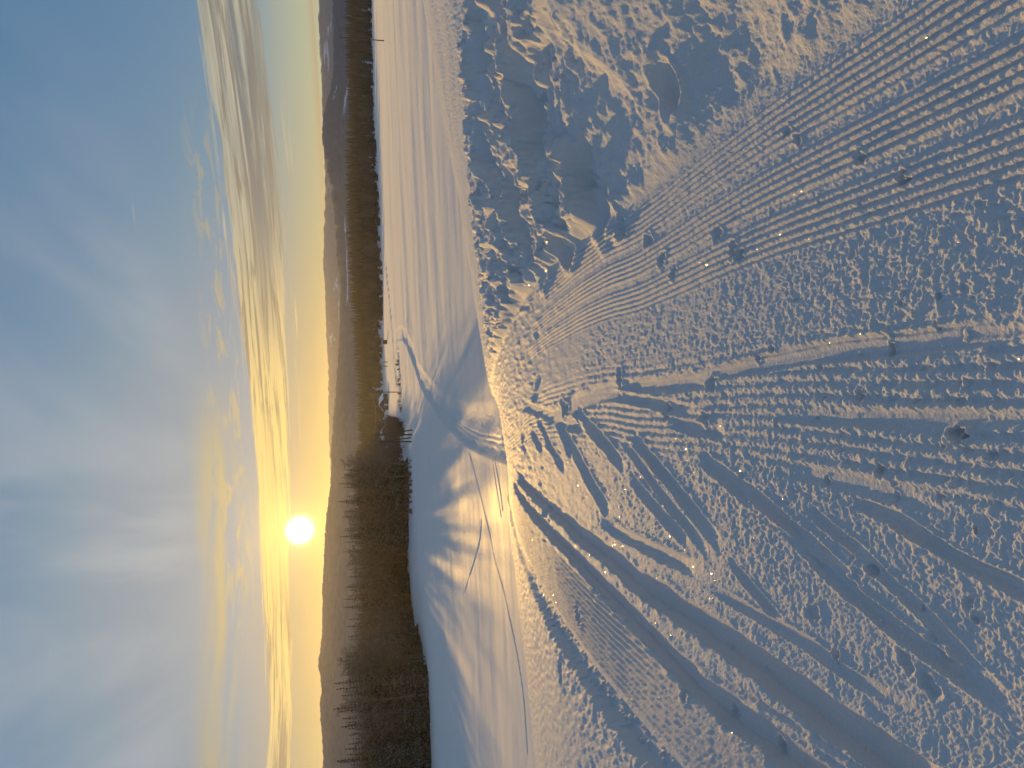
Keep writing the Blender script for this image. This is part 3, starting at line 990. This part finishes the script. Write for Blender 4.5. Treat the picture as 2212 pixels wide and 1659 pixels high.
def plant(kind, x, y, scale, label, cat, group, rr, sx=1.0):
    root = bpy.data.objects.new(kind, None)
    COL.objects.link(root)
    root.location = (x, y, float(macro(x, y)) - 0.05)
    root.rotation_euler = (rr.uniform(-.03, .03), rr.uniform(-.03, .03), rr.random() * 6.28)
    root.scale = (scale * sx, scale * sx, scale)
    root['label'] = label; root['category'] = cat; root['group'] = group
    lib, pa, pb = PARTS[kind]
    vi = rr.randrange(len(lib))
    ma, mb = lib[vi]
    lo_, hi_ = SIZES.get(group, (0.5, 1.0))
    word = ('short', 'middling', 'tall')[min(2, int(3 * (scale - lo_) / (hi_ - lo_ + 1e-6)))] + ' ' + SHAPES[kind][vi]
    root['label'] = word + ' ' + label; root['group'] = word + ' ' + group
    for nm, me in ((pa, ma), (pb, mb)):
        o = bpy.data.objects.new(nm, me); COL.objects.link(o); o.parent = root
    return root


rr = random.Random(5)
def edge_r(a):
    return float(np.interp(a, EDGE_AZ, EDGE_R))

# wood on the left, close under the sun
for i in range(190):
    a = rr.uniform(-33, -6.6); r = edge_r(a) + 2 + 55 * rr.random() ** 1.3
    x, y = r * math.sin(R(a)), r * math.cos(R(a))
    plant('spruce_tree', x, y, rr.uniform(.95, 1.3), 'rimed spruce in the wood whose shadow falls across the field', 'tree', 'spruces of the shadow-casting wood', rr)
for i in range(150):
    a = rr.uniform(-33, -5.2); r = edge_r(a) + 50 * rr.random() ** 1.6
    x, y = r * math.sin(R(a)), r * math.cos(R(a))
    plant('birch_tree', x, y, rr.uniform(.9, 1.45), 'bare brown birch in the wood whose shadow falls across the field', 'tree', 'birches of the shadow-casting wood', rr)
# forest across the valley
for i in range(170):
    a = rr.uniform(-5, 31); r = edge_r(a) + 4 + 110 * rr.random() ** 1.2
    x, y = r * math.sin(R(a)), r * math.cos(R(a))
    plant('spruce_tree', x, y, rr.uniform(.6, 1.0), 'dark spruce in the forest edge across the snowy field', 'tree', 'spruces of the far forest edge', rr)
for i in range(140):
    a = rr.uniform(-5, 31); r = edge_r(a) + 60 * rr.random() ** 1.6
    x, y = r * math.sin(R(a)), r * math.cos(R(a))
    plant('birch_tree', x, y, rr.uniform(.55, .9), 'bare birch in the forest edge across the snowy field', 'tree', 'birches of the far forest edge', rr)

# the rest of the forest, too dense to count
def forest_mass(name, n, a0, a1, d0, d1, label, hmin, hmax, seed):
    q = np.random.default_rng(seed)
    a = q.uniform(a0, a1, n); r = np.interp(a, EDGE_AZ, EDGE_R) + d0 + (d1 - d0) * q.random(n) ** 0.8
    x = r * np.sin(np.radians(a)); y = r * np.cos(np.radians(a)); z = macro(x, y)
    hh = q.uniform(hmin, hmax, n)
    Vs = []; Fs = []; off = 0
    for L in range(5):
        k = 6
        zt = hh * (0.30 + 0.175 * L + 0.02); zb = hh * (0.06 + 0.175 * L)
        rad = hh * 0.17 * (1 - L / 5.4) * q.uniform(.7, 1.2, n)
        th = q.random(n) * 6.28
        ring = np.stack([np.stack([x + rad * q.uniform(.6, 1.2, n) * np.cos(th + 6.283 * i / k), y + rad * np.sin(th + 6.283 * i / k), z + zb - q.uniform(0, .08, n) * hh], -1) for i in range(k)], 1)
        top = np.stack([x, y, z + zt], -1)[:, None]
        Vs.append(np.concatenate([ring, top], 1).reshape(-1, 3))
        idx = np.arange(n)[:, None] * 7 + off
        for i in range(k):
            Fs.append(np.concatenate([idx + i, idx + (i + 1) % k, idx + 6], 1))
        off += n * 7
    return obj(name, mesh_np(name, np.concatenate(Vs), np.concatenate(Fs), False), M_SPRUCE, label=label, cat='forest', kind='stuff')
forest_mass('forest', 2600, -6, 33, 30, 420, 'dense dark forest rising behind the far forest edge', 9, 15, 5)
forest_mass('forest', 1300, -36, -6, 40, 330, 'dense brown forest behind the shadow-casting wood', 9, 14, 6)


# ------------------------------------------------------------------ settlement at the foot of the wood
def paint(name, col, col2=None, rough=0.8, sc=4.0):
    mt, g, b = material(name)
    t = g.new('ShaderNodeTexCoord')
    col2 = col2 or tuple(c * 0.75 for c in col[:3]) + (1,)
    g.put(b.inputs['Base Color'], g.mix(g.noise(t.outputs['Object'], sc, 4, 0.65), col, col2))
    b.inputs['Roughness'].default_value = rough
    return mt


M_RED = paint('red_boards', (0.20, 0.075, 0.055, 1))
M_GREY = paint('grey_boards', (0.085, 0.08, 0.075, 1))
M_GLASS = paint('window_glass', (0.03, 0.035, 0.045, 1), rough=0.15)
M_WHITE = paint('white_trim', (0.7, 0.7, 0.68, 1))
M_BRICK = paint('chimney_brick', (0.22, 0.11, 0.08, 1))
M_ROOFSNOW = paint('roof_snow', (0.84, 0.86, 0.9, 1), (0.9, 0.9, 0.9, 1))
M_WIRE = paint('wire_metal', (0.28, 0.26, 0.24, 1), rough=0.5)
M_CERAMIC = paint('insulator_ceramic', (0.45, 0.42, 0.38, 1), rough=0.3)


def empty(name, loc, rz, label, cat, group=None):
    o = bpy.data.objects.new(name, None); COL.objects.link(o)
    o.location = loc; o.rotation_euler = (0, 0, rz)
    o['label'] = label; o['category'] = cat
    if group:
        o['group'] = group
    return o


def part(name, mb, mat, parent):
    return obj(name, mb.mesh(name), mat, parent)


def spot(px, py):
    q = ground_hit(px, py, 0, 40.0)
    return Vector((q[0], q[1], float(macro(q[0], q[1]))))


def house(px, py, w, d, hw, hr, rz, label, wall, name='cottage', chim=True):
    p = spot(px, py)
    o = empty(name, p, rz, label, 'house')
    m_ = MB(); m_.box(-w / 2, w / 2, -d / 2, d / 2, -0.4, hw)
    n = len(m_.v)
    m_.v += [(-w / 2, -d / 2, hw), (w / 2, -d / 2, hw), (0, -d / 2, hr), (-w / 2, d / 2, hw), (w / 2, d / 2, hw), (0, d / 2, hr)]
    m_.f += [(n, n + 1, n + 2), (n + 4, n + 3, n + 5)]
    wl = part('wall', m_, wall, o)
    m_ = MB(); e = 0.35; th = 0.3
    for s_ in (-1, 1):
        x1 = s_ * (w / 2 + e); z1 = hw - e * (hr - hw) / (w / 2)
        y0, y1 = -d / 2 - e, d / 2 + e
        a = [(0, y0, hr + .02), (x1, y0, z1 + .02), (x1, y1, z1 + .02), (0, y1, hr + .02)]
        b = [(q[0], q[1], q[2] + th) for q in a]
        m_.quad(*b); m_.quad(*reversed(a)); m_.quad(a[0], a[1], b[1], b[0]); m_.quad(a[1], a[2], b[2], b[1]); m_.quad(a[2], a[3], b[3], b[2])
    rf = part('roof', m_, M_ROOFSNOW, o)
    if chim:
        m_ = MB(); m_.box(-.35, .35, -.3, .3, hr - 0.3, hr + 1.0); m_.box(-.42, .42, -.37, .37, hr + 1.0, hr + 1.14)
        part('chimney', m_, M_BRICK, rf)
    for x0 in (-w * .27, w * .18):
        m_ = MB(); m_.box(x0 - .06, x0 + .96, -d / 2 - .05, -d / 2 + .02, 1.0, 2.12)
        wn = part('window', m_, M_WHITE, o)
        m_ = MB(); m_.box(x0 + .04, x0 + .42, -d / 2 - .07, -d / 2 - .045, 1.1, 2.02); m_.box(x0 + .48, x0 + .86, -d / 2 - .07, -d / 2 - .045, 1.1, 2.02)
        part('pane', m_, M_GLASS, wn)
    m_ = MB(); m_.box(-.45, .45, -d / 2 - .06, -d / 2 + .02, 0, 2.0)
    part('door', m_, M_WHITE, o)
    return o


house(840, 938, 5.5, 7.0, 2.5, 4.2, R(28), 'small red cottage with snowy roof behind the bare thicket', M_RED)
house(838, 868, 6.0, 8.0, 2.6, 4.4, R(-20), 'low grey farmhouse with snowy roof at the forest foot', M_GREY, 'farmhouse')
# a small dark kiosk
p_ = spot(837, 739)
sh = empty('utility_shed', p_, R(8), 'small dark grey flat-roofed shed alone on the snow below the forest', 'shed')
m_ = MB(); m_.box(-.85, .85, -.8, .8, -.3, 2.2); part('wall', m_, M_GREY, sh)
m_ = MB(); m_.box(-1.0, 1.0, -.95, .95, 2.2, 2.42); part('roof', m_, M_ROOFSNOW, sh)
m_ = MB(); m_.box(-.4, .4, -.84, -.79, .05, 1.9); part('door', m_, paint('shed_door', (0.14, 0.13, 0.12, 1)), sh)


def pole(px, py, h, label, brace=None, arm=1.6, rz=0.0, lean=0.0, group=None):
    p = spot(px, py)
    o = empty('utility_pole', p, rz, label, 'pole', group)
    o.rotation_euler = (0, lean, rz)
    m_ = MB(); m_.tube([(0, 0, -.5), (0, 0, h * .5), (0, 0, h)], [.15, .13, .10], 8)
    part('shaft', m_, M_POLE, o)
    if brace:
        m_ = MB(); m_.tube([(brace, 0, -.4), (brace * .5, 0, h * .47), (0.05, 0, h * .93)], [.13, .12, .09], 8)
        part('brace', m_, M_POLE, o)
    if arm:
        m_ = MB(); m_.box(-arm / 2, arm / 2, -.16, -.10, h - .55, h - .40)
        cr = part('crossarm', m_, M_POLE, o)
        for q in (-.45, .45):
            m_ = MB(); m_.tube([(q * arm, -.13, h - .40), (q * arm, -.13, h - .30), (q * arm, -.13, h - .17)], [.035, .06, .03], 6)
            part('insulator', m_, M_CERAMIC, cr)
    return o, p + Vector((0, 0, h - .2))


_, tA = pole(891, 939, 8.0, 'wooden pole with a slanting brace beside the sunlit field edge', 1.0, 1.4, 0.0)
_, tB = pole(890, 954, 7.0, 'second braced wooden pole, nearer the wood than its twin', 0.9, 1.4, 0.1)
_, tC = pole(859, 847, 8.5, 'tall thin wooden pole beyond the bare thicket', None, 1.5, 0.2)
_, tD = pole(828, 858, 7.5, 'wooden pole standing by the grey farmhouse', None, 1.3, 0.2)
_, tE = pole(829.7, 88, 12.5, 'lone tall wooden pole on the open field before the far forest', None, 2.0, 0.3, R(-1.0))


def cable(a, b, sag, label):
    m_ = MB()
    P = [a.lerp(b, t) - Vector((0, 0, sag * 4 * t * (1 - t))) for t in [i / 12 for i in range(13)]]
    m_.tube(P, [.02] * 13, 4)
    me = m_.mesh('overhead_wire')
    return obj('overhead_wire', me, M_WIRE, label=label, cat='wire', group='wires between the wooden poles')


for q in (-.6, .6):
    off = Vector((q, 0, 0))
    cable(tA + off, tC + off, 1.0, 'slack overhead wire from the braced pole past the thicket')
cable(tC, tD, .8, 'slack overhead wire from the thin pole to the farmhouse')
cable(tB, tA, .3, 'short overhead wire between the two braced poles')

for k, (px, py) in enumerate([(837, 782), (837, 791)]):
    p = spot(px, py)
    o = empty('gate_post', p, 0, ['thick dark post of the field gate, the one nearer the shed', 'thick dark post of the field gate, the one nearer the farmhouse'][k], 'post')
    m_ = MB(); m_.tube([(0, 0, -.3), (0, 0, 1.2), (0.02, 0, 2.3)], [.2, .19, .17], 8); part('shaft', m_, M_POLE, o)
    m_ = MB(); m_.tube([(0.02, 0, 2.3), (0.02, 0, 2.42), (0.02, 0, 2.5)], [.2, .17, .05], 8); part('snow_cap', m_, M_ROOFSNOW, o)

# thicket in front of the cottage and brush along the banks
for i in range(70):
    px = rr.uniform(846, 874); py = rr.uniform(905, 990)
    p = spot(px, py)
    plant('willow_bush', p.x, p.y, rr.uniform(.8, 1.7), 'bare brown willow bush of the thicket before the cottage', 'bush', 'bushes of the willow thicket', rr)
for i in range(16):
    px = rr.uniform(862, 878); py = rr.uniform(905, 975)
    p = spot(px, py)
    plant('birch_tree', p.x, p.y, rr.uniform(.35, .55), 'young bare birch standing in the willow thicket', 'tree', 'young birches of the thicket', rr)
for i in range(26):
    py = rr.uniform(775, 905); px = 862 + (py - 775) * 0.05 + rr.uniform(-1.5, 1.5)
    p = spot(px, py)
    plant('willow_bush', p.x, p.y, rr.uniform(.18, .42), 'low twiggy bush on the ditch bank in the field', 'bush', 'low bushes on the ditch bank', rr)
for i in range(26):
    py = rr.uniform(960, 1130); px = 889 + rr.uniform(-2, 2)
    p = spot(px, py)
    plant('willow_bush', p.x, p.y, rr.uniform(.25, .6), 'low pale bush along the edge of the shaded wood', 'bush', 'low bushes along the wood edge', rr)

# ------------------------------------------------------------------ winter haze over the valley
hz = MB(); hz.box(-3300, 3300, -3000, 3300, -75, 210)
mt = bpy.data.materials.new('haze_air'); mt.use_nodes = True
g = NT(mt.node_tree); g.n.clear()
out = g.new('ShaderNodeOutputMaterial'); pv = g.new('ShaderNodeVolumePrincipled')
pv.inputs['Color'].default_value = (0.92, 0.94, 1.0, 1)
pv.inputs['Density'].default_value = 0.00007
pv.inputs['Anisotropy'].default_value = 0.66
g.l.new(pv.outputs[0], out.inputs['Volume'])
obj('haze', hz.mesh('haze'), mt, kind='stuff', label='thin pale winter haze over the whole valley', cat='haze')
